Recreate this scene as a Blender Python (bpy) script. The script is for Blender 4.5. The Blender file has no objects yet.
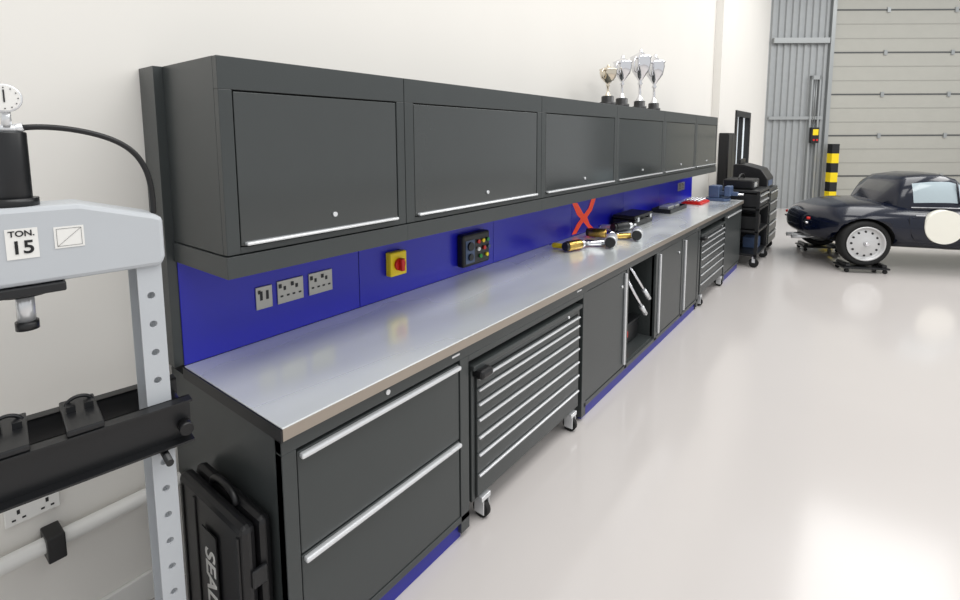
import bpy, bmesh, random
from math import *
from mathutils import Vector, Matrix
random.seed(3)
S=bpy.context.scene
COL=S.collection
# ---------------------------------------------------------------- materials
def lin(c):
    return tuple(((v/255)/12.92 if v/255<=.04045 else ((v/255+.055)/1.055)**2.4) for v in c)+(1,)
MATS={}
def mat(name,rgb,rough=.5,metal=0,noise=0,nscale=8,stretch=(1,1,1),bump=0,bscale=200,coat=0,emit=0,trans=0,rvar=0,spec=.5,detail=4):
    if name in MATS: return MATS[name]
    m=bpy.data.materials.new(name); m.use_nodes=True; nt=m.node_tree; b=nt.nodes['Principled BSDF']
    b.inputs['Base Color'].default_value=lin(rgb); b.inputs['Roughness'].default_value=rough
    b.inputs['Metallic'].default_value=metal; b.inputs['Coat Weight'].default_value=coat
    b.inputs['Coat Roughness'].default_value=.08; b.inputs['Transmission Weight'].default_value=trans
    b.inputs['Specular IOR Level'].default_value=spec
    if emit: b.inputs['Emission Color'].default_value=lin(rgb); b.inputs['Emission Strength'].default_value=emit
    tc=nt.nodes.new('ShaderNodeTexCoord'); mp=nt.nodes.new('ShaderNodeMapping'); mp.inputs['Scale'].default_value=stretch
    nt.links.new(tc.outputs['Object'],mp.inputs[0])
    n=nt.nodes.new('ShaderNodeTexNoise'); n.inputs['Scale'].default_value=nscale; n.inputs['Detail'].default_value=detail
    nt.links.new(mp.outputs[0],n.inputs[0])
    r=nt.nodes.new('ShaderNodeMapRange'); r.inputs[1].default_value=.3; r.inputs[2].default_value=.7; r.inputs[3].default_value=1-noise; r.inputs[4].default_value=1+noise
    nt.links.new(n.outputs[0],r.inputs[0])
    mx=nt.nodes.new('ShaderNodeVectorMath'); mx.operation='SCALE'; mx.inputs[0].default_value=lin(rgb)[:3]
    nt.links.new(r.outputs[0],mx.inputs['Scale']); nt.links.new(mx.outputs[0],b.inputs['Base Color'])
    if rvar:
        r2=nt.nodes.new('ShaderNodeMapRange'); r2.inputs[1].default_value=.3; r2.inputs[2].default_value=.7
        r2.inputs[3].default_value=rough-rvar; r2.inputs[4].default_value=rough+rvar
        nt.links.new(n.outputs[0],r2.inputs[0]); nt.links.new(r2.outputs[0],b.inputs['Roughness'])
    if bump:
        n2=nt.nodes.new('ShaderNodeTexNoise'); n2.inputs['Scale'].default_value=bscale; nt.links.new(mp.outputs[0],n2.inputs[0])
        bp=nt.nodes.new('ShaderNodeBump'); bp.inputs['Strength'].default_value=bump; bp.inputs['Distance'].default_value=.002
        nt.links.new(n2.outputs[0],bp.inputs['Height']); nt.links.new(bp.outputs[0],b.inputs['Normal'])
    MATS[name]=m; return m
M_wall=mat('wall_paint',(228,225,219),.8,noise=.008,nscale=1.5)
M_floor=mat('epoxy_floor',(196,191,188),.14,noise=.01,nscale=.8,rvar=.02,spec=.55)
M_cab=mat('charcoal_powdercoat',(57,61,61),.34,noise=.02,bump=.1,bscale=900)
M_door=mat('charcoal_door_gloss',(47,51,50),.13,noise=.02,spec=.9)
M_in=mat('dark_gap',(14,15,16),.7)
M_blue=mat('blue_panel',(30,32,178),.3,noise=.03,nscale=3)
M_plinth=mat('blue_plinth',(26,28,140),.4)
M_top=mat('brushed_steel_top',(224,228,228),.26,metal=.45,noise=.13,nscale=.9,stretch=(2.6,1,1),rvar=.12,detail=2)  # streaky colour noise also paints in cloudy reflections of the cabinets
M_edge=mat('steel_edge',(165,155,144),.35,metal=.6)
M_chr=mat('satin_aluminium',(226,228,230),.25,metal=.55)
M_chrome=mat('chrome',(228,228,231),.08,metal=1)
M_black=mat('black_plastic',(16,16,18),.4)
M_blackp=mat('black_paint',(24,25,27),.35)
M_rub=mat('rubber',(20,20,20),.75)
M_grey=mat('press_grey',(184,188,192),.4,noise=.01)
M_white=mat('white_plastic',(230,229,225),.35)
M_steel=mat('socket_steel',(172,170,165),.32,metal=.6)
M_yel=mat('yellow_plastic',(245,215,20),.4)
M_red=mat('red_plastic',(208,30,22),.4)
M_orange=mat('glowing_orange_ribbon',(250,80,45),.5,emit=.2)  # slight emission added to brighten the orange; the cross is no lamp
M_green=mat('green_button',(30,140,60),.4)
M_car=mat('car_navy_paint',(6,13,32),.16,coat=.3,spec=.35)
M_glass=mat('car_glass_reflection',(170,184,190),.1,coat=.3)  # pale colour paints bright reflections into the side windows
M_dglass=mat('car_glass_dark',(25,32,38),.08,coat=.3)
M_rim=mat('alloy_silver',(205,205,205),.35,metal=.25)
M_sdoor=mat('sectional_door_paint',(172,171,163),.55,noise=.02,nscale=3)
M_corr=mat('corrugated_steel',(160,163,164),.5,metal=.2,noise=.03)
M_galv=mat('galvanised',(165,168,168),.4,metal=.5)
M_bronze=mat('champagne_metal',(220,210,192),.12,metal=1)
M_gold=mat('brass_metal',(205,170,95),.25,metal=1)
M_bluet=mat('blue_grey_metal',(70,88,120),.4)
M_bright=mat('glowing_daylight_glass',(225,232,236),.3,emit=.5)  # glow put into the door glass stands in for the bright outside
# ---------------------------------------------------------------- helpers
def top(name,loc=(0,0,0),rotz=0):
    e=bpy.data.objects.new(name,None); COL.objects.link(e); e.location=loc; e.rotation_euler=(0,0,rotz); e.empty_display_size=.05
    return e
def mk(name,bm,mt,par=None,smooth=False,bevel=0,seg=2):
    me=bpy.data.meshes.new(name); bmesh.ops.recalc_face_normals(bm,faces=bm.faces); bm.to_mesh(me); bm.free()
    for m in (mt if isinstance(mt,(list,tuple)) else [mt]): me.materials.append(m)
    o=bpy.data.objects.new(name,me); COL.objects.link(o)
    if par: o.parent=par
    if smooth:
        for p in me.polygons: p.use_smooth=True
    if bevel:
        b=o.modifiers.new('b','BEVEL'); b.width=bevel; b.segments=seg; b.limit_method='ANGLE'
    return o
def box(name,x0,x1,y0,y1,z0,z1,mt,par=None,bevel=0.0):
    return boxes(name,[(x0,x1,y0,y1,z0,z1)],mt,par,bevel)
def boxes(name,L,mt,par=None,bevel=0):
    bm=bmesh.new()
    for (x0,x1,y0,y1,z0,z1) in L:
        r=bmesh.ops.create_cube(bm,size=1)
        for v in r['verts']: v.co=Vector(((x0+x1)/2+v.co.x*(x1-x0),(y0+y1)/2+v.co.y*(y1-y0),(z0+z1)/2+v.co.z*(z1-z0)))
    return mk(name,bm,mt,par,bevel=bevel)
def addcyl(bm,a,b,r,r2=None,seg=20):
    a,b=Vector(a),Vector(b); d=b-a; q=d.to_track_quat('Z','Y').to_matrix().to_4x4()
    bmesh.ops.create_cone(bm,cap_ends=True,segments=seg,radius1=r,radius2=r if r2 is None else r2,depth=d.length,matrix=Matrix.Translation((a+b)/2)@q)
def cyl(name,a,b,r,mt,par=None,r2=None,seg=24,bevel=0):
    bm=bmesh.new(); addcyl(bm,a,b,r,r2,seg); o=mk(name,bm,mt,par,bevel=bevel)
    for p in o.data.polygons: p.use_smooth=len(p.vertices)==4
    return o
def cyls(name,L,mt,par=None,seg=16):
    bm=bmesh.new()
    for c in L: addcyl(bm,c[0],c[1],c[2],c[3] if len(c)>3 else None,seg)
    o=mk(name,bm,mt,par)
    for p in o.data.polygons: p.use_smooth=len(p.vertices)==4
    return o
def lathe(name,prof,mt,par=None,loc=(0,0,0),rot=None,seg=28,ring=False):
    bm=bmesh.new(); rings=[]
    for r,z in prof: rings.append([bm.verts.new((r*cos(2*pi*i/seg),r*sin(2*pi*i/seg),z)) for i in range(seg)])
    for a,b in zip(rings,rings[1:]+([rings[0]] if ring else [])):
        for i in range(seg): bm.faces.new((a[i],a[(i+1)%seg],b[(i+1)%seg],b[i]))
    if not ring: bm.faces.new(rings[0]); bm.faces.new(rings[-1])
    o=mk(name,bm,mt,par,smooth=True); o.location=loc
    if rot: o.rotation_euler=rot
    return o
def prism(name,pts,axis,a,b,mt,par=None,bevel=0):
    bm=bmesh.new()
    def P(p,t):
        return {'x':(t,p[0],p[1]),'y':(p[0],t,p[1]),'z':(p[0],p[1],t)}[axis]
    A=[bm.verts.new(P(p,a)) for p in pts]; B=[bm.verts.new(P(p,b)) for p in pts]
    bm.faces.new(A); bm.faces.new(B[::-1]); n=len(pts)
    for i in range(n): bm.faces.new((A[i],A[(i+1)%n],B[(i+1)%n],B[i]))
    return mk(name,bm,mt,par,bevel=bevel)
def tomesh(cu,name,par):
    t=bpy.data.objects.new(name+'_c',cu); COL.objects.link(t)
    bpy.context.view_layer.update(); dg=bpy.context.evaluated_depsgraph_get()
    me=bpy.data.meshes.new_from_object(t.evaluated_get(dg)); bpy.data.objects.remove(t)
    o=bpy.data.objects.new(name,me); COL.objects.link(o)
    if par: o.parent=par
    return o
def tube(name,pts,r,mt,par=None):
    cu=bpy.data.curves.new(name,'CURVE'); cu.dimensions='3D'; cu.bevel_depth=r; cu.bevel_resolution=3; cu.use_fill_caps=True
    sp=cu.splines.new('NURBS'); sp.points.add(len(pts)-1)
    for q,p in zip(sp.points,pts): q.co=(*p,1)
    sp.order_u=4; sp.use_endpoint_u=True
    cu.materials.append(mt); o=tomesh(cu,name,par)
    for p in o.data.polygons: p.use_smooth=True
    return o
def text(name,s,size,loc,rot,mt,par=None):
    cu=bpy.data.curves.new(name,'FONT'); cu.body=s; cu.size=size; cu.align_x='CENTER'; cu.align_y='CENTER'; cu.extrude=.0006; cu.offset=size*.02
    cu.materials.append(mt); o=tomesh(cu,name,par); o.location=loc; o.rotation_euler=rot
    return o
# ---------------------------------------------------------------- room
box('floor',-.3,16,-5,24,-.1,0,M_floor)
FY=14.0
boxes('wall_left',[(-.2,0,-5,10.45,0,9),(-.2,0,11.95,FY+.05,0,9),(-.2,0,10.45,11.95,2.4,9)],M_wall)
box('wall_pillar',0.001,.12,8.55,9.6,0,9,M_wall)
box('baseboard_left',0,.018,-5,-.06,0,.12,M_white,bevel=.004)
d=top('door_1')
boxes('frame',[(-.15,.03,10.45,10.57,0,2.4),(-.15,.03,11.83,11.95,0,2.4),(-.15,.03,10.57,11.83,2.28,2.4),(-.12,.01,11.17,11.23,0,2.28)],M_black,d,.004)
boxes('glass',[(-.1,-.07,10.55,11.85,0,2.3)],M_bright,d)
cyls('handle',[((.05,11.1,.9),(.05,11.1,1.3),.015)],M_chr,d)
FW=(0,FY,0); A=.661
w=top('wall_far',FW,A)
bm=bmesh.new()
X=-.05; prof=[]
while X<1.5:
    prof+=[(X,0),(X+.07,0),(X+.09,.035),(X+.15,.035)]; X+=.17
lo=[bm.verts.new((x,-y,0)) for x,y in prof]; hi=[bm.verts.new((x,-y,9)) for x,y in prof]
for i in range(len(prof)-1): bm.faces.new((lo[i],lo[i+1],hi[i+1],hi[i]))
mk('cladding_sheet',bm,M_corr,w)
boxes('structure',[(-.1,1.55,.02,.2,0,9),(5.9,12,0,.2,0,9),(1.5,6,.1,.2,0,9)],M_corr,w)
boxes('rail',[(.05,1.45,-.14,-.04,4.2,4.33),(.05,1.42,-.1,-.04,2.3,2.38)],M_galv,w)
d=top('sectional_door',FW,A)
L=[];L2=[];L3=[];z=-.2;PH=1.045
while z<9:
    L.append((1.6,5.9,-.02,.06,max(z+.012,0.01),min(z+PH-.01,9)))
    for k in (.33,.67):
        if z+k*PH>0: L2.append((1.62,5.88,-.026,-.018,z+k*PH-.01,z+k*PH+.01))
    if z>0: L3.append((1.61,5.89,-.03,-.019,z-.02,z+.014))
    z+=PH
boxes('panels',L,M_sdoor,d,.01)
boxes('panel_ribs',L2,mat('door_rib',(155,154,147),.5),d)
boxes('panel_joints',L3,mat('door_seal',(84,86,86),.6),d)
boxes('track',[(1.50,1.6,-.1,.05,0,9),(5.86,5.98,-.1,.05,0,9)],M_galv,d,.01)
boxes('hinges',[(xx,xx+.08,-.05,-.02,k*PH+.78,k*PH+.9) for k in range(6) for xx in (2.9,4.6)],M_galv,d)
t=top('door_chain_hoist',FW,A)
boxes('guide_channel',[(1.07,1.11,-.12,-.04,0,3.4),(1.27,1.31,-.12,-.04,0,3.4),(1.07,1.31,-.12,-.04,3.3,3.4)],M_galv,t)
cyls('chain',[((1.16,-.1,2.2),(1.16,-.1,3.3),.012),((1.21,-.1,2.2),(1.21,-.1,3.3),.012)],M_galv,t)
t=top('door_control_box',FW,A)
box('enclosure',1.09,1.29,-.21,-.121,1.7,2.1,M_blackp,t,.01)
box('face_plate',1.12,1.26,-.22,-.21,1.9,2.05,M_yel,t,.005)
cyls('buttons',[((1.15,-.21,1.78),(1.15,-.23,1.78),.025),((1.23,-.21,1.78),(1.23,-.23,1.78),.025)],M_red,t)
t=top('hazard_bollard',FW,A)
for k in range(7):
    box('band_%d'%k,1.50,1.68,-.42,-.24,k*.24,(k+1)*.24,M_yel if k%2 else M_blackp,t)
# ---------------------------------------------------------------- lower bench
D=.82; BY=-.018
wb=top('workbench'); wb.scale=(1,1,1.0145)
box('steel_worktop',.14,.838,BY,7.02,.918,.96,M_top,wb,.003)
box('worktop_lip',.8385,.8405,BY,7.02,.918,.957,M_edge,wb)
boxes('worktop_end_trim',[(.14,.84,BY-.006,BY-.001,.915,.958)],M_black,wb)
boxes('carcass',[(.0,.815,BY+.004,.03,0.0,.917),(.0,.12,.03,7.0,0,.917),(.12,.76,.03,.87,.1,.915),(.12,.78,.87,.90,.0,.917),(.12,.78,2.07,2.11,.0,.917),
   (.12,.78,2.11,2.80,.1,.915),(.12,.80,2.80,2.83,.1,.917),(.12,.8,2.83,3.47,.1,.13),(.12,.8,3.45,3.49,.1,.917),(.12,.76,3.49,4.80,.1,.915),(.12,.8,4.80,4.84,0,.917),
   (.12,.8,6.02,6.07,0,.917),(.12,.78,6.07,7.0,.1,.915),(.12,.8,.9,7,.89,.917)],M_cab,wb)
boxes('frame_rails',[(.78,D,BY+.004,7.0,.86,.917),(.78,D,BY+.004,.035,.09,.86),(.78,D,.845,.905,.03,.86),(.78,D,.905,2.065,.83,.86),(.78,D,2.065,2.125,.03,.86),
   (.78,D,2.785,2.83,.09,.86),(.78,D,3.45,3.505,.09,.86),(.78,D,4.2,4.26,.09,.86),(.78,D,4.785,4.845,.03,.86),(.78,D,6.02,6.09,.03,.86),(.78,D,6.95,7.0,.09,.86),
   (.78,D,BY+.004,.905,.085,.115),(.78,D,2.1,4.84,.085,.115),(.78,D,6.05,7.0,.085,.115)],M_cab,wb,.002)
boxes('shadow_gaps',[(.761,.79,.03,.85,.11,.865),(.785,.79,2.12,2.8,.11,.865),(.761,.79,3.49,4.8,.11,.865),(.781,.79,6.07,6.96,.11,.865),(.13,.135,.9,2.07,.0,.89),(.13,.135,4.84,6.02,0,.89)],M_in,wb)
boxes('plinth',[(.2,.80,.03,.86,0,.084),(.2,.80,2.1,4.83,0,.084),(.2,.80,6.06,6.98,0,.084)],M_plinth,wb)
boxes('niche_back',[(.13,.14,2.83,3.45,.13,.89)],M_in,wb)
boxes('drawer_fronts',[(.79,D-.004,.04,.84,.118,.485),(.79,D-.004,.04,.84,.493,.845)],M_cab,wb,.003)
boxes('door_fronts',[(.79,D-.004,2.13,2.78,.12,.855),(.79,D-.004,3.51,4.195,.12,.855),(.79,D-.004,4.265,4.78,.12,.855),(.79,D-.004,6.095,6.945,.12,.855)],M_cab,wb,.003)
hb=[(D-.004,D+.02,.045,.835,.824,.842),(D-.004,D+.02,.045,.835,.466,.484)]
hb+=[(D-.004,D+.018,2.745,2.765,.14,.84),(D-.004,D+.018,3.52,3.54,.14,.84),(D-.004,D+.018,4.275,4.295,.14,.84),(D-.004,D+.018,6.11,6.93,.82,.84)]
boxes('aluminium_handles',hb,M_chr,wb,.006)
cyls('locks',[((D,.42,.89),(D+.006,.42,.89),.010),((D-.004,2.70,.75),(D+.006,2.70,.75),.010),((D-.004,4.1,.75),(D+.006,4.1,.75),.010)],M_chr,wb)
boxes('badges',[(D,D+.003,.79,.84,.887,.895),(D,D+.003,1.97,2.03,.887,.895),(D,D+.003,4.7,4.76,.887,.895)],M_chr,wb)
t=top('torque_wrench'); 
cyls('shaft',[((.74,2.98,.74),(.80,3.26,.40),.014),((.74,2.98,.74),(.735,2.95,.79),.028)],M_chrome,t); cyls('grip',[((.787,3.2,.47),(.80,3.27,.39),.02)],M_chr,t)
t=top('torque_wrench.001')
cyls('shaft',[((.70,3.12,.82),(.79,3.38,.49),.014),((.70,3.12,.82),(.695,3.10,.865),.028)],M_chrome,t); cyls('grip',[((.765,3.31,.58),(.79,3.38,.49),.02)],M_chr,t)
t=top('storage_box'); box('tub',.3,.70,2.9,3.4,.134,.30,M_blackp,t,.02); box('lid',.29,.71,2.89,3.41,.30,.32,M_blackp,t,.006); box('label',.70,.703,3.0,3.15,.2,.25,M_red,t)
def rollcab(name,y0,y1):
    t=top(name)
    box('body',.16,.81,y0,y1,.125,.80,M_cab,t,.004)
    z1=.745; z0=.14; hs=[.055,.07,.075,.085,.085,.1,.115]; s=sum(hs); z=z1; F=[];H=[]
    for h in hs:
        hh=h*(z1-z0)/s; F.append((.80,.822,y0+.03,y1-.03,z-hh+.004,z)); H.append((.822,.836,y0+.035,y1-.035,z-.014,z-.003)); z-=hh
    boxes('gaps',[(.808,.812,y0+.025,y1-.025,z0-.005,z1+.005)],M_in,t)
    boxes('drawer_fronts',F,M_cab,t,.002); boxes('drawer_handles',H,M_chr,t,.004)
    box('lid_rim',.15,.83,y0-.002,y1+.002,.785,.81,M_cab,t,.004)
    box('end_handle',.80,.87,y0+.01,y0+.1,.745,.79,M_black,t,.015)
    cyls('lock',[((.822,y1-.18,.775),(.832,y1-.18,.775),.008)],M_chr,t)
    W=[];K=[];Ch=[]
    for x in (.24,.80):
        for y in (y0+.09,y1-.09):
            W.append(((x,y-.014,.045),(x,y+.014,.045),.045)); Ch.append(((x,y-.018,.045),(x,y+.018,.045),.02))
            K+=[(x-.03,x+.03,y-.024,y-.018,.025,.11),(x-.03,x+.03,y+.018,y+.024,.025,.11),(x-.045,x+.03,y-.035,y+.035,.10,.125)]
    cyls('castor_tyres',W,M_rub,t); cyls('castor_hubs',Ch,M_white,t); boxes('castor_forks',K,M_chr,t,.003)
    return t
rollcab('roller_tool_cabinet',.935,2.035)
rollcab('roller_tool_cabinet.001',4.87,5.99)
# ---------------------------------------------------------------- backboard + uppers
U=.554
bp=top('cabinet_backboard')
box('support_panel',0.001,.134,-.05,7.0,.977,2.12,M_cab,bp)
bs=top('splashback')
ys=[-.018,.84,2.02,3.2,4.38,5.54,7.0]
boxes('blue_panels',[(.1345,.14,a+.002,b-.002,.975,1.391) for a,b in zip(ys,ys[1:])],M_blue,bs,.0015)
mods=[(-.02,.79,.03,.74),(.79,1.975,.85,1.92),(1.975,3.165,2.03,3.12),(3.165,4.36,3.22,4.31),(4.36,5.52,4.42,5.47),(5.52,6.56,5.58,6.50)]
for i,(a,b,c,dn) in enumerate(mods):
    t=top('wall_cabinet'+('' if i==0 else '.%03d'%i))
    g=.0015
    boxes('carcass',[(.1345,U-.03,a+g,b-g,1.47,2.12)],M_cab,t)
    boxes('face_frame',[(U-.03,U,a+g,b-g,2.015,2.12),(U-.03,U,a+g,c-.004,1.47,2.015),(U-.03,U,dn+.004,b-g,1.47,2.015),(U-.03,U,c-.004,dn+.004,1.47,1.492)],M_cab,t,.002)
    box('flap_gap',U-.029,U-.02,c-.006,dn+.006,1.488,2.02,M_in,t)
    box('flap_door',U-.02,U-.002,c,dn,1.496,2.01,M_door,t,.003)
    box('flap_handle',U-.002,U+.02,c+.01,dn-.01,1.497,1.509,M_chr,t,.005)
    box('pelmet',.1345,U+.006,a-(.004 if i==0 else 0),b,1.392,1.466,M_cab,t,.0015)
    y=(c+dn)/2+.02; cyls('lock',[((U-.002,y,1.56),(U+.006,y,1.56),.0095)],M_chr,t)
# ---------------------------------------------------------------- splash fittings
def socket(name,y0,y1,z0,z1,double=True):
    t=top(name); box('plate',.14,.148,y0,y1,z0,z1,M_steel,t,.002)
    yc=[y0+(y1-y0)*k for k in ((.27,.73) if double else (.5,))]
    P=[]
    for y in yc:
        if double:
            P+=[(.148,.1495,y-.006,y+.006,z0+.06,z0+.078),(.148,.1495,y-.022,y-.009,z0+.03,z0+.038),(.148,.1495,y+.009,y+.022,z0+.03,z0+.038)]
        else: P+=[(.148,.1495,y-.02,y-.008,z0+.04,z0+.08),(.148,.1495,y+.008,y+.02,z0+.04,z0+.08)]
    boxes('pin_slots',P,M_black,t)
    boxes('switches',[(.148,.152,y-.028,y-.016,z1-.032,z1-.014) for y in yc] if double else [(.148,.151,y0+.01,y0+.02,z1-.03,z1-.014)],M_black,t)
    return t
socket('network_socket',.28,.355,1.115,1.215,False)
socket('double_socket',.38,.51,1.115,1.22)
socket('double_socket.001',.54,.67,1.115,1.22)
socket('double_socket.002',6.3,6.6,1.12,1.23)
t=top('isolator_switch'); box('yellow_housing',.14,.185,1.02,1.14,1.10,1.235,M_yel,t,.008); cyl('red_dial',(.185,1.08,1.165),(.2,1.08,1.165),.035,M_red,t); box('dial_grip',.2,.222,1.068,1.092,1.13,1.20,M_red,t,.005)
t=top('control_panel'); box('enclosure',.14,.2,1.62,1.90,1.025,1.24,M_black,t,.015)
boxes('gauge_plate',[(.2,.203,1.64,1.73,1.05,1.2)],M_bluet,t)
for k,(y,z,m) in enumerate([(1.77,1.18,M_red),(1.82,1.18,M_yel),(1.87,1.18,M_green),(1.77,1.13,M_white),(1.83,1.13,M_red),(1.88,1.13,M_bluet),(1.79,1.08,M_green),(1.86,1.08,M_yel)]):
    cyl('button_%d'%k,(.2,y,z),(.212,y,z),.013,m,t)
cyls('dials',[((.203,1.685,1.16),(.215,1.685,1.16),.028),((.203,1.685,1.09),(.215,1.685,1.09),.022)],M_black,t)
t=top('orange_cross_decal')
for k,pts in enumerate([[(3.20,1.28),(3.30,1.27),(3.42,1.16),(3.50,1.12),(3.56,1.04),(3.64,.995),(3.56,.99),(3.47,1.05),(3.40,1.10),(3.30,1.16)],[(3.60,1.30),(3.69,1.29),(3.60,1.17),(3.47,1.10),(3.38,1.06),(3.28,.99),(3.20,.995),(3.30,1.08),(3.42,1.14),(3.53,1.20)]]):
    prism('strip_%d'%k,pts,'x',.1405+k*.002,.1425+k*.002,M_orange,t)
# ---------------------------------------------------------------- worktop objects
ZB=.975
def gun(name,x,y,ang,body,scale=1,grip=None):
    t=top(name,(x,y,ZB),ang); t.scale=(scale,)*3
    cyl('motor_body',(-.09,0,.045),(.06,0,.045),.04,body,t,bevel=.006)
    cyl('nose_cone',(.06,0,.045),(.13,0,.045),.036,M_chrome,t,r2=.018); cyl('anvil',(.13,0,.045),(.17,0,.045),.01,M_chrome,t)
    cyl('rear_cap',(-.115,0,.045),(-.09,0,.045),.035,M_black,t,bevel=.006)
    cyl('grip',(-.04,.03,.03),(-.07,.17,.024),.021,grip or M_black,t,bevel=.004); cyl('air_inlet',(-.07,.17,.024),(-.075,.2,.024),.012,M_chrome,t)
    box('trigger',-.02,-.005,.045,.075,.02,.04,M_red,t,.004)
gun('impact_wrench',.42,2.72,1.3,M_gold,1.0,M_yel); gun('impact_wrench.001',.58,3.05,1.9,M_chr,1.2,M_chrome); gun('impact_wrench.002',.36,3.30,.2,M_gold,1.0,M_chr)
gun('impact_wrench.003',.64,3.46,1.9,M_chr,1.2,M_gold); gun('impact_wrench.004',.40,3.72,1.2,M_black,1.1,M_chr)
t=top('tool_case',(0,0,ZB-.961)); box('case_body',.18,.42,4.0,4.5,.9615,1.03,M_black,t,.012); box('case_lid',.18,.42,4.0,4.5,1.033,1.07,M_black,t,.012); tube('carry_handle',[(.42,4.18,1.03),(.47,4.18,1.03),(.47,4.32,1.03),(.42,4.32,1.03)],.008,M_black,t); boxes('latches',[(.42,.427,4.05,4.09,1.01,1.05),(.42,.427,4.4,4.44,1.01,1.05)],M_chr,t)
t=top('parts_tray',(0,0,ZB-.961)) 
boxes('tray',[(.2,.42,5.1,5.75,.9615,.97),(.2,.21,5.1,5.75,.97,1.01),(.41,.42,5.1,5.75,.97,1.01),(.21,.41,5.1,5.11,.97,1.01),(.21,.41,5.74,5.75,.97,1.01)],M_blackp,t)
boxes('tools',[(.25,.37,5.2,5.4,.971,1.03),(.24,.36,5.5,5.66,.971,1.02)],M_chr,t,.01)
t=top('red_socket_set',(0,-.3,ZB-.961)); box('case_base',.25,.5,6.4,6.85,.9615,.985,M_red,t,.006); box('case_insert',.27,.48,6.42,6.83,.985,.995,M_red,t,.003); cyls('sockets',[((.3+.05*i,6.47+.06*j,.99),(.3+.05*i,6.47+.06*j,1.02),.014) for i in range(4) for j in range(6)],M_chrome,t,12)
t=top('bench_vice',(-.06,.05,ZB-.961))
prism('base',[(.5,6.62),(.72,6.62),(.76,6.7),(.76,6.82),(.72,6.9),(.5,6.9),(.46,6.82),(.46,6.7)],'z',.9615,1.0,M_bluet,t,.005)
box('fixed_jaw',.5,.64,6.66,6.86,1.0,1.17,M_bluet,t,.012); box('slide',.5,.86,6.72,6.8,1.04,1.09,M_bluet,t,.006); box('moving_jaw',.70,.78,6.66,6.86,1.03,1.17,M_bluet,t,.012)
cyls('screw_and_bar',[((.78,6.76,1.06),(.93,6.76,1.06),.014),((.92,6.66,1.06),(.92,6.86,1.06),.008)],M_chrome,t)
# ---------------------------------------------------------------- trophies
def trophy(name,x,y,h,m,w=1):
    t=top(name,(x,y,2.1205)); 
    lathe('plinth_base',[(.07,0),(.07,.05),(.055,.055),(.055,.1),(.045,.105)],M_black,t)
    k=h-.1
    lathe('cup',[(w*a,b) for a,b in [(.035,0),(.03,.01),(.012,.05*k/.4),(.01,.3*k),(.022,.34*k),(.012,.38*k),(.03,.45*k),(.07,.58*k),(.085,.75*k),(.08,.8*k),(.09,.84*k),(.06,.88*k),(.02,.93*k),(.012,.96*k),(.016,.98*k),(.004,1*k)]],m,t,loc=(0,0,.1))
    for s in (-1,1):
        tube('handle_%d'%(s+1),[(0,w*s*.07,.1+.55*k),(0,w*s*.13,.1+.52*k),(0,w*s*.155,.1+.68*k),(0,w*s*.13,.1+.84*k),(0,w*s*.083,.1+.8*k)],.008,m,t)
trophy('trophy_cup',.32,3.5,.38,M_bronze,.9); trophy('trophy_cup.001',.32,3.82,.50,M_chrome); trophy('trophy_cup.002',.32,4.28,.62,M_chrome,1.2); trophy('trophy_cup.003',.32,4.70,.62,M_chrome,1.2)
# ---------------------------------------------------------------- hydraulic press (turned slightly about its right column)
RA=-.14
t=top('hydraulic_press'); P0=Vector((.55,-.27,0)); Rm=Matrix.Rotation(RA,4,'Z'); q=P0-(Rm@P0); t.location=q; t.rotation_euler=(0,0,RA)
def column(nm,y0,y1,ws):
    bm=bmesh.new()
    def cube(x0,x1,ya,yb,za,zb):
        r=bmesh.ops.create_cube(bm,size=1)
        for v in r['verts']: v.co=Vector(((x0+x1)/2+v.co.x*(x1-x0),(ya+yb)/2+v.co.y*(yb-ya),(za+zb)/2+v.co.z*(zb-za)))
    for x0,x1 in ((.594,.6),(.46,.466)):
        hy=(y0+y1)/2; hr=.010; zprev=0; n=16
        for z in [.085*i+.05 for i in range(17)]:
            za,zb=z-.03,z+.03
            cube(x0,x1,y0,y1,zprev,za)
            for x in (x0,x1):
                ring=[];outer=[]
                for i in range(n):
                    a=2*pi*i/n+pi/4; c,s=cos(a),sin(a); m_=max(abs(c),abs(s))
                    ring.append(bm.verts.new((x,hy+hr*c,z+hr*s)))
                    outer.append(bm.verts.new((x,hy+c/m_*((y1-hy) if c>0 else (hy-y0)),z+s/m_*.03)))
                for i in range(n): bm.faces.new((ring[i],ring[(i+1)%n],outer[(i+1)%n],outer[i]))
                if x==x0: rp=ring;ro=outer
                else:
                    for i in range(n):
                        bm.faces.new((ring[i],ring[(i+1)%n],rp[(i+1)%n],rp[i])); bm.faces.new((outer[i],outer[(i+1)%n],ro[(i+1)%n],ro[i]))
            zprev=zb
        cube(x0,x1,y0,y1,zprev,1.52)
    if ws>0: cube(.466,.594,y1-.006,y1,0,1.52)
    else: cube(.466,.594,y0,y0+.006,0,1.52)
    mk(nm,bm,M_grey,t)
column('column_right',-.285,-.225,1); column('column_left',-.84,-.78,-1)
prism('head_beam',[(-.855,1.495),(-.225,1.495),(-.215,1.52),(-.215,1.635),(-.24,1.645),(-.40,1.69),(-.68,1.69),(-.84,1.645),(-.86,1.635),(-.86,1.52)],'x',.455,.615,M_grey,t,.012)
YC=-.52
cyl('cylinder_body',(.55,YC,1.69),(.55,YC,1.875),.036,M_blackp,t,bevel=.004)
cyl('cylinder_collar',(.55,YC,1.69),(.55,YC,1.71),.048,M_blackp,t); cyl('cylinder_cap',(.55,YC,1.875),(.55,YC,1.89),.028,M_chr,t)
cyl('ram_flange',(.55,YC,1.465),(.55,YC,1.494),.06,M_blackp,t); box('ram_plate',.50,.62,YC-.10,YC+.08,1.47,1.494,M_blackp,t,.004)
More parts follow.
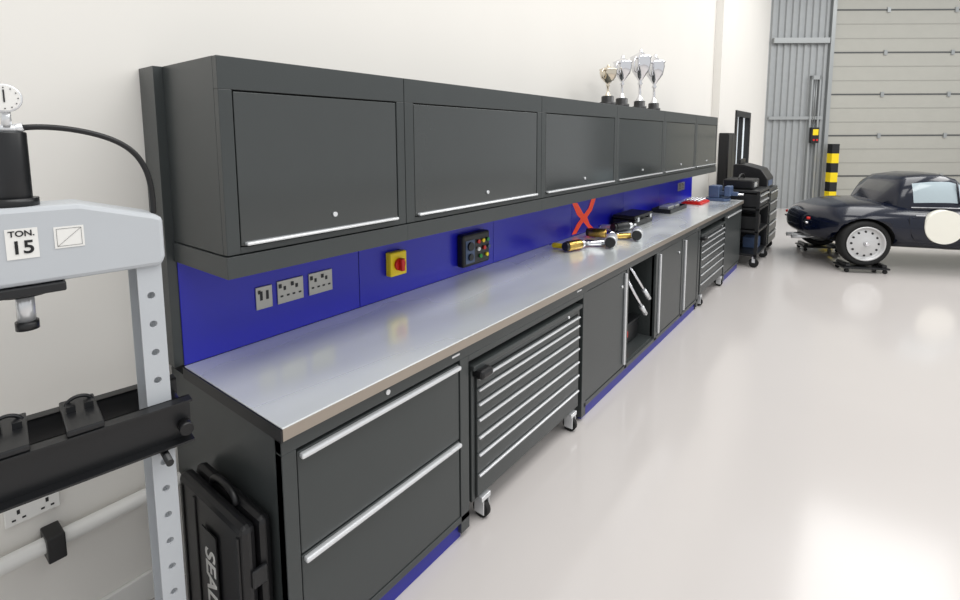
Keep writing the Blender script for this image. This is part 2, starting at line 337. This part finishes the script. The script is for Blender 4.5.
cyl('ram_rod',(.55,YC,1.39),(.55,YC,1.47),.019,M_chr,t); cyl('ram_tip',(.55,YC,1.37),(.55,YC,1.392),.024,M_blackp,t)
cyl('gauge_case',(.56,YC,1.955),(.59,YC,1.955),.034,M_chr,t,bevel=.003); cyl('gauge_dial',(.59,YC,1.955),(.592,YC,1.955),.030,M_white,t)
boxes('gauge_needle',[(.592,.5935,YC-.0015,YC+.0015,1.945,1.975)],M_black,t)
cyls('gauge_ticks',[((.592,YC+.025*cos(a),1.955+.025*sin(a)),(.5935,YC+.025*cos(a),1.955+.025*sin(a)),.0014) for a in [i*pi/6 for i in range(12)]],M_black,t,8)
cyl('gauge_stem',(.57,YC,1.885),(.57,YC,1.93),.01,M_chr,t)
tube('hydraulic_hose',[(.56,-.51,1.882),(.57,-.47,1.89),(.58,-.39,1.885),(.58,-.29,1.85),(.57,-.24,1.79),(.56,-.225,1.72),(.55,-.225,1.64)],.0075,M_black,t)
cyl('hose_fitting',(.56,YC,1.88),(.565,-.49,1.887),.011,M_chr,t)
R90=(pi/2,0,pi/2)
box('ton_label',.6155,.6165,-.545,-.485,1.565,1.64,M_white,t); text('ton_text','TON.',.02,(.6172,-.515,1.627),R90,M_black,t); text('fifteen_text','15',.045,(.6172,-.515,1.592),R90,M_black,t)
box('chart_label',.6155,.6165,-.455,-.395,1.58,1.635,M_white,t)
boxes('chart_lines',[(.6166,.6172,-.45,-.40,1.585,1.5856),(.6166,.6172,-.45,-.4494,1.585,1.63),(.6166,.6172,-.45,-.40,1.6294,1.63),(.6166,.6172,-.4006,-.40,1.585,1.63)],M_black,t)
prism('chart_curve',[(-.449,1.586),(-.4482,1.586),(-.401,1.6285),(-.4018,1.6285)],'x',.6172,.6176,M_black,t)
BZ0,BZ1=.955,1.085
boxes('bed_channel_front',[(.603,.608,-.88,-.18,BZ0,BZ1),(.603,.643,-.88,-.18,BZ0,BZ0+.006),(.603,.643,-.88,-.18,BZ1-.006,BZ1)],M_blackp,t)
boxes('bed_channel_back',[(.452,.457,-.88,-.18,BZ0,BZ1),(.417,.457,-.88,-.18,BZ0,BZ0+.006),(.417,.457,-.88,-.18,BZ1-.006,BZ1)],M_blackp,t)
cyls('bed_pins',[((.40,-.255,BZ0-.02),(.68,-.255,BZ0-.02),.010),((.40,-.81,BZ0-.02),(.68,-.81,BZ0-.02),.010)],M_blackp,t)
cyls('bed_spacers',[((.457,-.2,1.03),(.603,-.2,1.03),.018),((.457,-.865,1.03),(.603,-.865,1.03),.018)],M_black,t)
for k,y in enumerate((-.58,-.43)):
    box('v_block_%d'%k,.43,.64,y-.04,y+.04,BZ1+.001,BZ1+.018,M_blackp,t,.004)
    boxes('v_block_teeth_%d'%k,[(.50,.53,y-.03,y-.01,BZ1+.018,BZ1+.036),(.50,.53,y+.01,y+.03,BZ1+.018,BZ1+.036)],M_blackp,t)
    tube('block_handle_%d'%k,[(.5,y-.03,BZ1+.03),(.5,y-.02,BZ1+.055),(.5,y+.02,BZ1+.055),(.5,y+.03,BZ1+.03)],.005,M_blackp,t)
cyls('pin_ring',[((.61,-.20,1.0),(.65,-.20,1.0),.018)],M_black,t)
boxes('foot',[(.25,.8,-.29,-.24,0,.03),(.25,.8,-.82,-.77,0,.03),(.50,.56,-.775,-.285,.06,.12)],M_grey,t,.004)
# ---------------------------------------------------------------- case + wall bits
t=top('equipment_case')
box('shell_back',.3,.76,-.125,-.075,0.002,.66,M_black,t,.02); box('shell_front',.3,.76,-.07,-.025,.002,.66,M_black,t,.02)
boxes('ribs',[(.33+k*.1,.345+k*.1,-.131,-.124,.03,.63) for k in (0,1,4)],M_black,t,.002)
tube('handle',[(.45,-.07,.655),(.45,-.07,.71),(.62,-.07,.71),(.62,-.07,.655)],.011,M_black,t)
boxes('latches',[(.755,.77,-.1,-.05,.15,.21),(.755,.77,-.1,-.05,.45,.51)],M_blackp,t,.004)
box('label_plate',.50,.60,-.134,-.13,.12,.56,M_black,t)
text('label_text','SEALEY',.095,(.55,-.1345,.345),(pi/2,pi/2,0),M_white,t)
t=top('wall_socket'); box('plate',0,.012,-.545,-.40,.565,.65,M_white,t,.003)
boxes('pin_slots',[(.012,.0135,y-.004,y+.004,.60,.615) for y in (-.51,-.435)]+[(.012,.0135,y-.018,y-.008,.58,.586) for y in (-.51,-.435)]+[(.012,.0135,y+.008,y+.018,.58,.586) for y in (-.51,-.435)],M_black,t)
t=top('waste_pipe'); tube('pipe',[(.05,-3,.47),(.05,-1.2,.47),(.05,-.7,.47),(.05,-.1,.47),(.05,-.03,.47)],.028,M_white,t)
box('pipe_clamp',.001,.095,-.46,-.41,.42,.51,M_black,t,.004)
# ---------------------------------------------------------------- far end stuff
t=top('tool_trolley')
P=[]
for x in (.45,1.0):
    for y in (7.15,7.95): P.append((x-.02,x+.02,y-.02,y+.02,.13,1.08))
boxes('posts',P,M_blackp,t); boxes('shelves',[(.43,1.02,7.13,7.97,z,z+.03) for z in (.16,.5,.82,1.07)],M_blackp,t,.004)
boxes('drawers',[(.47,1.01,7.18,7.92,.86,1.05),(.5,.98,7.2,7.55,.54,.72)],M_blackp,t,.004); boxes('handles',[(1.01,1.03,7.2,7.9,1.02,1.035),(1.01,1.03,7.2,7.9,.93,.945)],M_chr,t)
cyls('wheels',[((x,y-.02,.065),(x,y+.02,.065),.065) for x in (.47,.98) for y in (7.17,7.93)],M_rub,t); boxes('forks',[(x-.02,x+.02,y-.03,y+.03,.07,.16) for x in (.47,.98) for y in (7.17,7.93)],M_chr,t)
boxes('items',[(.5,.7,7.25,7.5,.19,.4),(.75,.95,7.6,7.85,.19,.35),(.6,.85,7.6,7.8,.53,.68)],M_bluet,t,.01)
t=top('tool_chest')
box('body',.31,1.0,8.12,8.95,.14,1.05,M_blackp,t,.01); boxes('drawer_fronts',[(1.0,1.015,8.15,8.92,.17+k*.17,.32+k*.17) for k in range(5)],M_cab,t,.003); boxes('handles',[(1.015,1.03,8.17,8.9,.3+k*.17,.312+k*.17) for k in range(5)],M_chr,t)
cyls('wheels',[((x,y-.02,.065),(x,y+.02,.065),.065) for x in (.4,.92) for y in (8.24,8.85)],M_rub,t); boxes('forks',[(x-.03,x+.03,y-.03,y+.03,.07,.15) for x in (.4,.92) for y in (8.24,8.85)],M_chr,t)
t=top('machine_unit'); prism('housing',[(.45,1.051),(.95,1.051),(.95,1.2),(.85,1.35),(.6,1.42),(.45,1.42)],'y',8.2,8.8,M_black,t,.01); boxes('panel',[(.95,.955,8.3,8.7,1.08,1.17)],M_bluet,t); box('top_grip',.5,.54,8.3,8.7,1.42,1.5,M_black,t,.01)
t=top('battery_charger'); box('case',.5,.9,7.3,7.8,1.101,1.24,M_black,t,.02); tube('handle',[(.7,7.35,1.24),(.7,7.35,1.33),(.7,7.75,1.33),(.7,7.75,1.24)],.012,M_black,t); boxes('display',[(.9,.904,7.4,7.6,1.13,1.2)],M_chr,t)
t=top('narrow_locker'); box('body',0.122,.27,8.62,9.15,0,1.93,M_black,t,.006); boxes('doors',[(.27,.28,8.63,8.88,.05,1.9),(.27,.28,8.89,9.14,.05,1.9)],M_blackp,t,.003); boxes('handles',[(.28,.295,8.85,8.87,.9,1.1),(.28,.295,8.9,8.92,.9,1.1)],M_chr,t)
# ---------------------------------------------------------------- car (x fwd, y away)
car=top('classic_sports_car',(1.903,8.465,0),.451)
st=[(-.66,.14,.50,.60,.68),(-.63,.32,.46,.60,.74),(-.55,.48,.41,.61,.80),(-.42,.62,.37,.62,.86),(-.22,.74,.33,.62,.92),(0,.80,.31,.62,.955),(.3,.80,.30,.62,.965),(.6,.79,.29,.62,.95),
 (1.0,.785,.28,.62,.925),(1.5,.78,.28,.62,.92),(1.9,.785,.28,.62,.94),(2.2,.80,.29,.61,.95),(2.5,.80,.30,.60,.935),(2.8,.76,.31,.58,.89),(3.05,.68,.34,.56,.82),(3.25,.55,.40,.54,.74),(3.38,.36,.45,.53,.66),(3.43,.18,.48,.53,.61)]
bm=bmesh.new(); N=36; rings=[]
for s,wd,zb,zm,zt in st:
    ring=[]
    for i in range(N):
        a=2*pi*i/N; c,sn=cos(a),sin(a)
        yy=wd*(abs(c)**.62)*(1 if c>=0 else -1)
        zz=zm+((zt-zm)*(abs(sn)**.85) if sn>=0 else -(zm-zb)*(abs(sn)**.7))
        ring.append(bm.verts.new((s,yy,zz)))
    rings.append(ring)
for a,b in zip(rings,rings[1:]):
    for i in range(N): bm.faces.new((a[i],a[(i+1)%N],b[(i+1)%N],b[i]))
bm.faces.new(rings[0]); bm.faces.new(rings[-1])
body=mk('body_shell',bm,[M_car,M_in],car,smooth=True)
ss=body.modifiers.new('s','SUBSURF'); ss.levels=1; ss.render_levels=1
cut=bmesh.new()
for x in (0,2.44):
    for sgn in (-1,1): addcyl(cut,(x,sgn*.5,.40),(x,sgn*1.0,.40),.345,seg=40)
cu=mk('arch_cutter',cut,M_in,car)
bpy.context.view_layer.update()
md=body.modifiers.new('c','BOOLEAN'); md.object=cu; md.operation='DIFFERENCE'; md.solver='EXACT'
bpy.context.view_layer.update(); dg=bpy.context.evaluated_depsgraph_get(); me=bpy.data.meshes.new_from_object(body.evaluated_get(dg)); body.modifiers.clear(); body.data=me; bpy.data.objects.remove(cu)
cs=[(.26,.36,.94),(.36,.46,1.08),(.46,.53,1.22),(.6,.56,1.31),(.82,.57,1.345),(1.03,.56,1.345),(1.17,.53,1.30),(1.30,.53,1.17),(1.46,.50,.92)]
bm=bmesh.new(); rings=[]
for s,wd,zt in cs:
    zb=.84; ring=[]
    for k,(fy,fz) in enumerate([(-1.12,0),(-1.1,.25),(-1.04,.55),(-.96,.8),(-.8,.94),(-.5,.99),(0,1),(.5,.99),(.8,.94),(.96,.8),(1.04,.55),(1.1,.25),(1.12,0)]):
        ring.append(bm.verts.new((s,wd*fy,zb+(zt-zb)*fz)))
    rings.append(ring)
for j,(a,b) in enumerate(zip(rings,rings[1:])):
    for i in range(12):
        f_=bm.faces.new((a[i],b[i],b[i+1],a[i+1])); f_.material_index=0
        if i in (1,2,9,10) and j in (3,4,5): f_.material_index=1
        if j in (6,7) and 3<=i<=8: f_.material_index=2
        if i in (1,2,9,10) and j==6: f_.material_index=1
        if j in (1,) and 4<=i<=7: f_.material_index=2
mk('hardtop',bm,[M_car,M_glass,M_dglass],car,smooth=True)
cyls('door_pillar',[((1.14,-.60,.95),(1.12,-.545,1.24),.012),((1.14,.60,.95),(1.12,.545,1.24),.012)],M_car,car)
def wheel(nm,x,y,sg):
    lathe(nm+'_tyre',[(.235,-.085),(.29,-.09),(.31,-.07),(.315,-.03),(.315,.03),(.31,.07),(.29,.09),(.235,.085)],M_rub,car,(x,y,.395),(pi/2,0,0),40,ring=True)
    lathe(nm+'_rim',[(.236,-.05),(.236,.08),(.24,.094),(.222,.096),(.212,.06),(.2,.045),(.185,.05),(.16,.06),(.1,.066),(.07,.075),(.05,.08)],M_rim,car,(x,y,.395),(pi/2 if sg<0 else -pi/2,0,0),40)
    cyls(nm+'_vent_holes',[((x+.165*cos(a),y+sg*.04,.395+.165*sin(a)),(x+.165*cos(a),y+sg*.0625,.395+.165*sin(a)),.015) for a in [k*2*pi/12 for k in range(12)]],M_black,car,12)
    cyl(nm+'_spinner',(x,y+sg*.075,.395),(x,y+sg*.125,.395),.035,M_chrome,car,r2=.02)
    box(nm+'_dolly',x-.28,x+.28,y-.16,y+.16,.055,.079,M_blackp,car,.006)
    boxes(nm+'_dolly_chocks',[(x-.25,x-.19,y-.14,y+.14,.079,.12),(x+.19,x+.25,y-.14,y+.14,.079,.12)],M_blackp,car,.01)
    cyls(nm+'_dolly_castors',[((x+a,y+b-.012,.027),(x+a,y+b+.012,.027),.027) for a in (-.23,.23) for b in (-.13,.13)],M_rub,car,14)
for x in (0,2.44):
    for sg in (-1,1): wheel('wheel_%d_%d'%(x>1,sg>0),x,sg*.675,sg)
cyl('race_roundel',(.88,-.70,.66),(.88,-.803,.66),.225,mat('roundel_cream',(240,238,226),.4),car,seg=48)
tube('door_shutline',[(.48,-.775,.78),(.48,-.795,.6),(.55,-.785,.42),(.8,-.775,.36),(1.3,-.775,.36),(1.4,-.775,.45),(1.4,-.785,.7)],.003,M_in,car)
boxes('rear_bumper',[(-.62,-.56,-.40,-.28,.60,.635),(-.62,-.56,.28,.40,.60,.635)],M_chrome,car,.012)
cyls('tail_light',[((-.56,-.40,.68),(-.60,-.38,.68),.02),((-.56,.40,.68),(-.60,.38,.68),.02)],M_red,car)
cyls('exhaust',[((-.3,-.1,.37),(-.68,-.1,.35),.03),((-.3,.1,.37),(-.68,.1,.35),.03)],M_chr,car)
boxes('door_handle',[(.55,.66,-.785,-.765,.80,.815)],M_chrome,car,.004)
boxes('window_trim',[(.55,1.25,-.665,-.655,.895,.908)],M_chrome,car,.004)
cyls('wing_mirror',[((1.30,-.68,.93),(1.30,-.74,1.0),.01),((1.28,-.75,1.02),(1.33,-.75,1.02),.045)],M_chrome,car)
# ---------------------------------------------------------------- lights, world, camera
W=bpy.data.worlds.new('World'); S.world=W; W.use_nodes=True; bg=W.node_tree.nodes['Background']; bg.inputs[0].default_value=(.965,.98,1,1); bg.inputs[1].default_value=.80
for k,(x,y,e) in enumerate([(2.8,0.5,215),(2.8,9,215),(6.5,3,200),(6.5,12,270)]):
    l=bpy.data.lights.new('ceiling_light','AREA'); l.shape='RECTANGLE'; l.size=2.4; l.size_y=6.5; l.energy=e; l.color=(1,.99,.97)
    o=bpy.data.objects.new('ceiling_light',l); COL.objects.link(o); o.location=(x,y,6.5)
cam=bpy.data.cameras.new('camera'); co=bpy.data.objects.new('camera',cam); COL.objects.link(co)
y_,p_,r_=.661,.109,-.004
f=Vector((-sin(y_)*cos(p_),cos(y_)*cos(p_),-sin(p_))); rt=Vector((cos(y_),sin(y_),0)); up=rt.cross(f)
rt,up=rt*cos(r_)+up*sin(r_),up*cos(r_)-rt*sin(r_)
m=Matrix((( rt.x,up.x,-f.x,2.205),(rt.y,up.y,-f.y,-.786),(rt.z,up.z,-f.z,1.854),(0,0,0,1)))
co.matrix_world=m; cam.sensor_width=36; cam.lens=501.17*36/960; cam.shift_y=(193.23-300)/960; cam.clip_start=.05
S.camera=co
S.view_settings.view_transform='Standard'
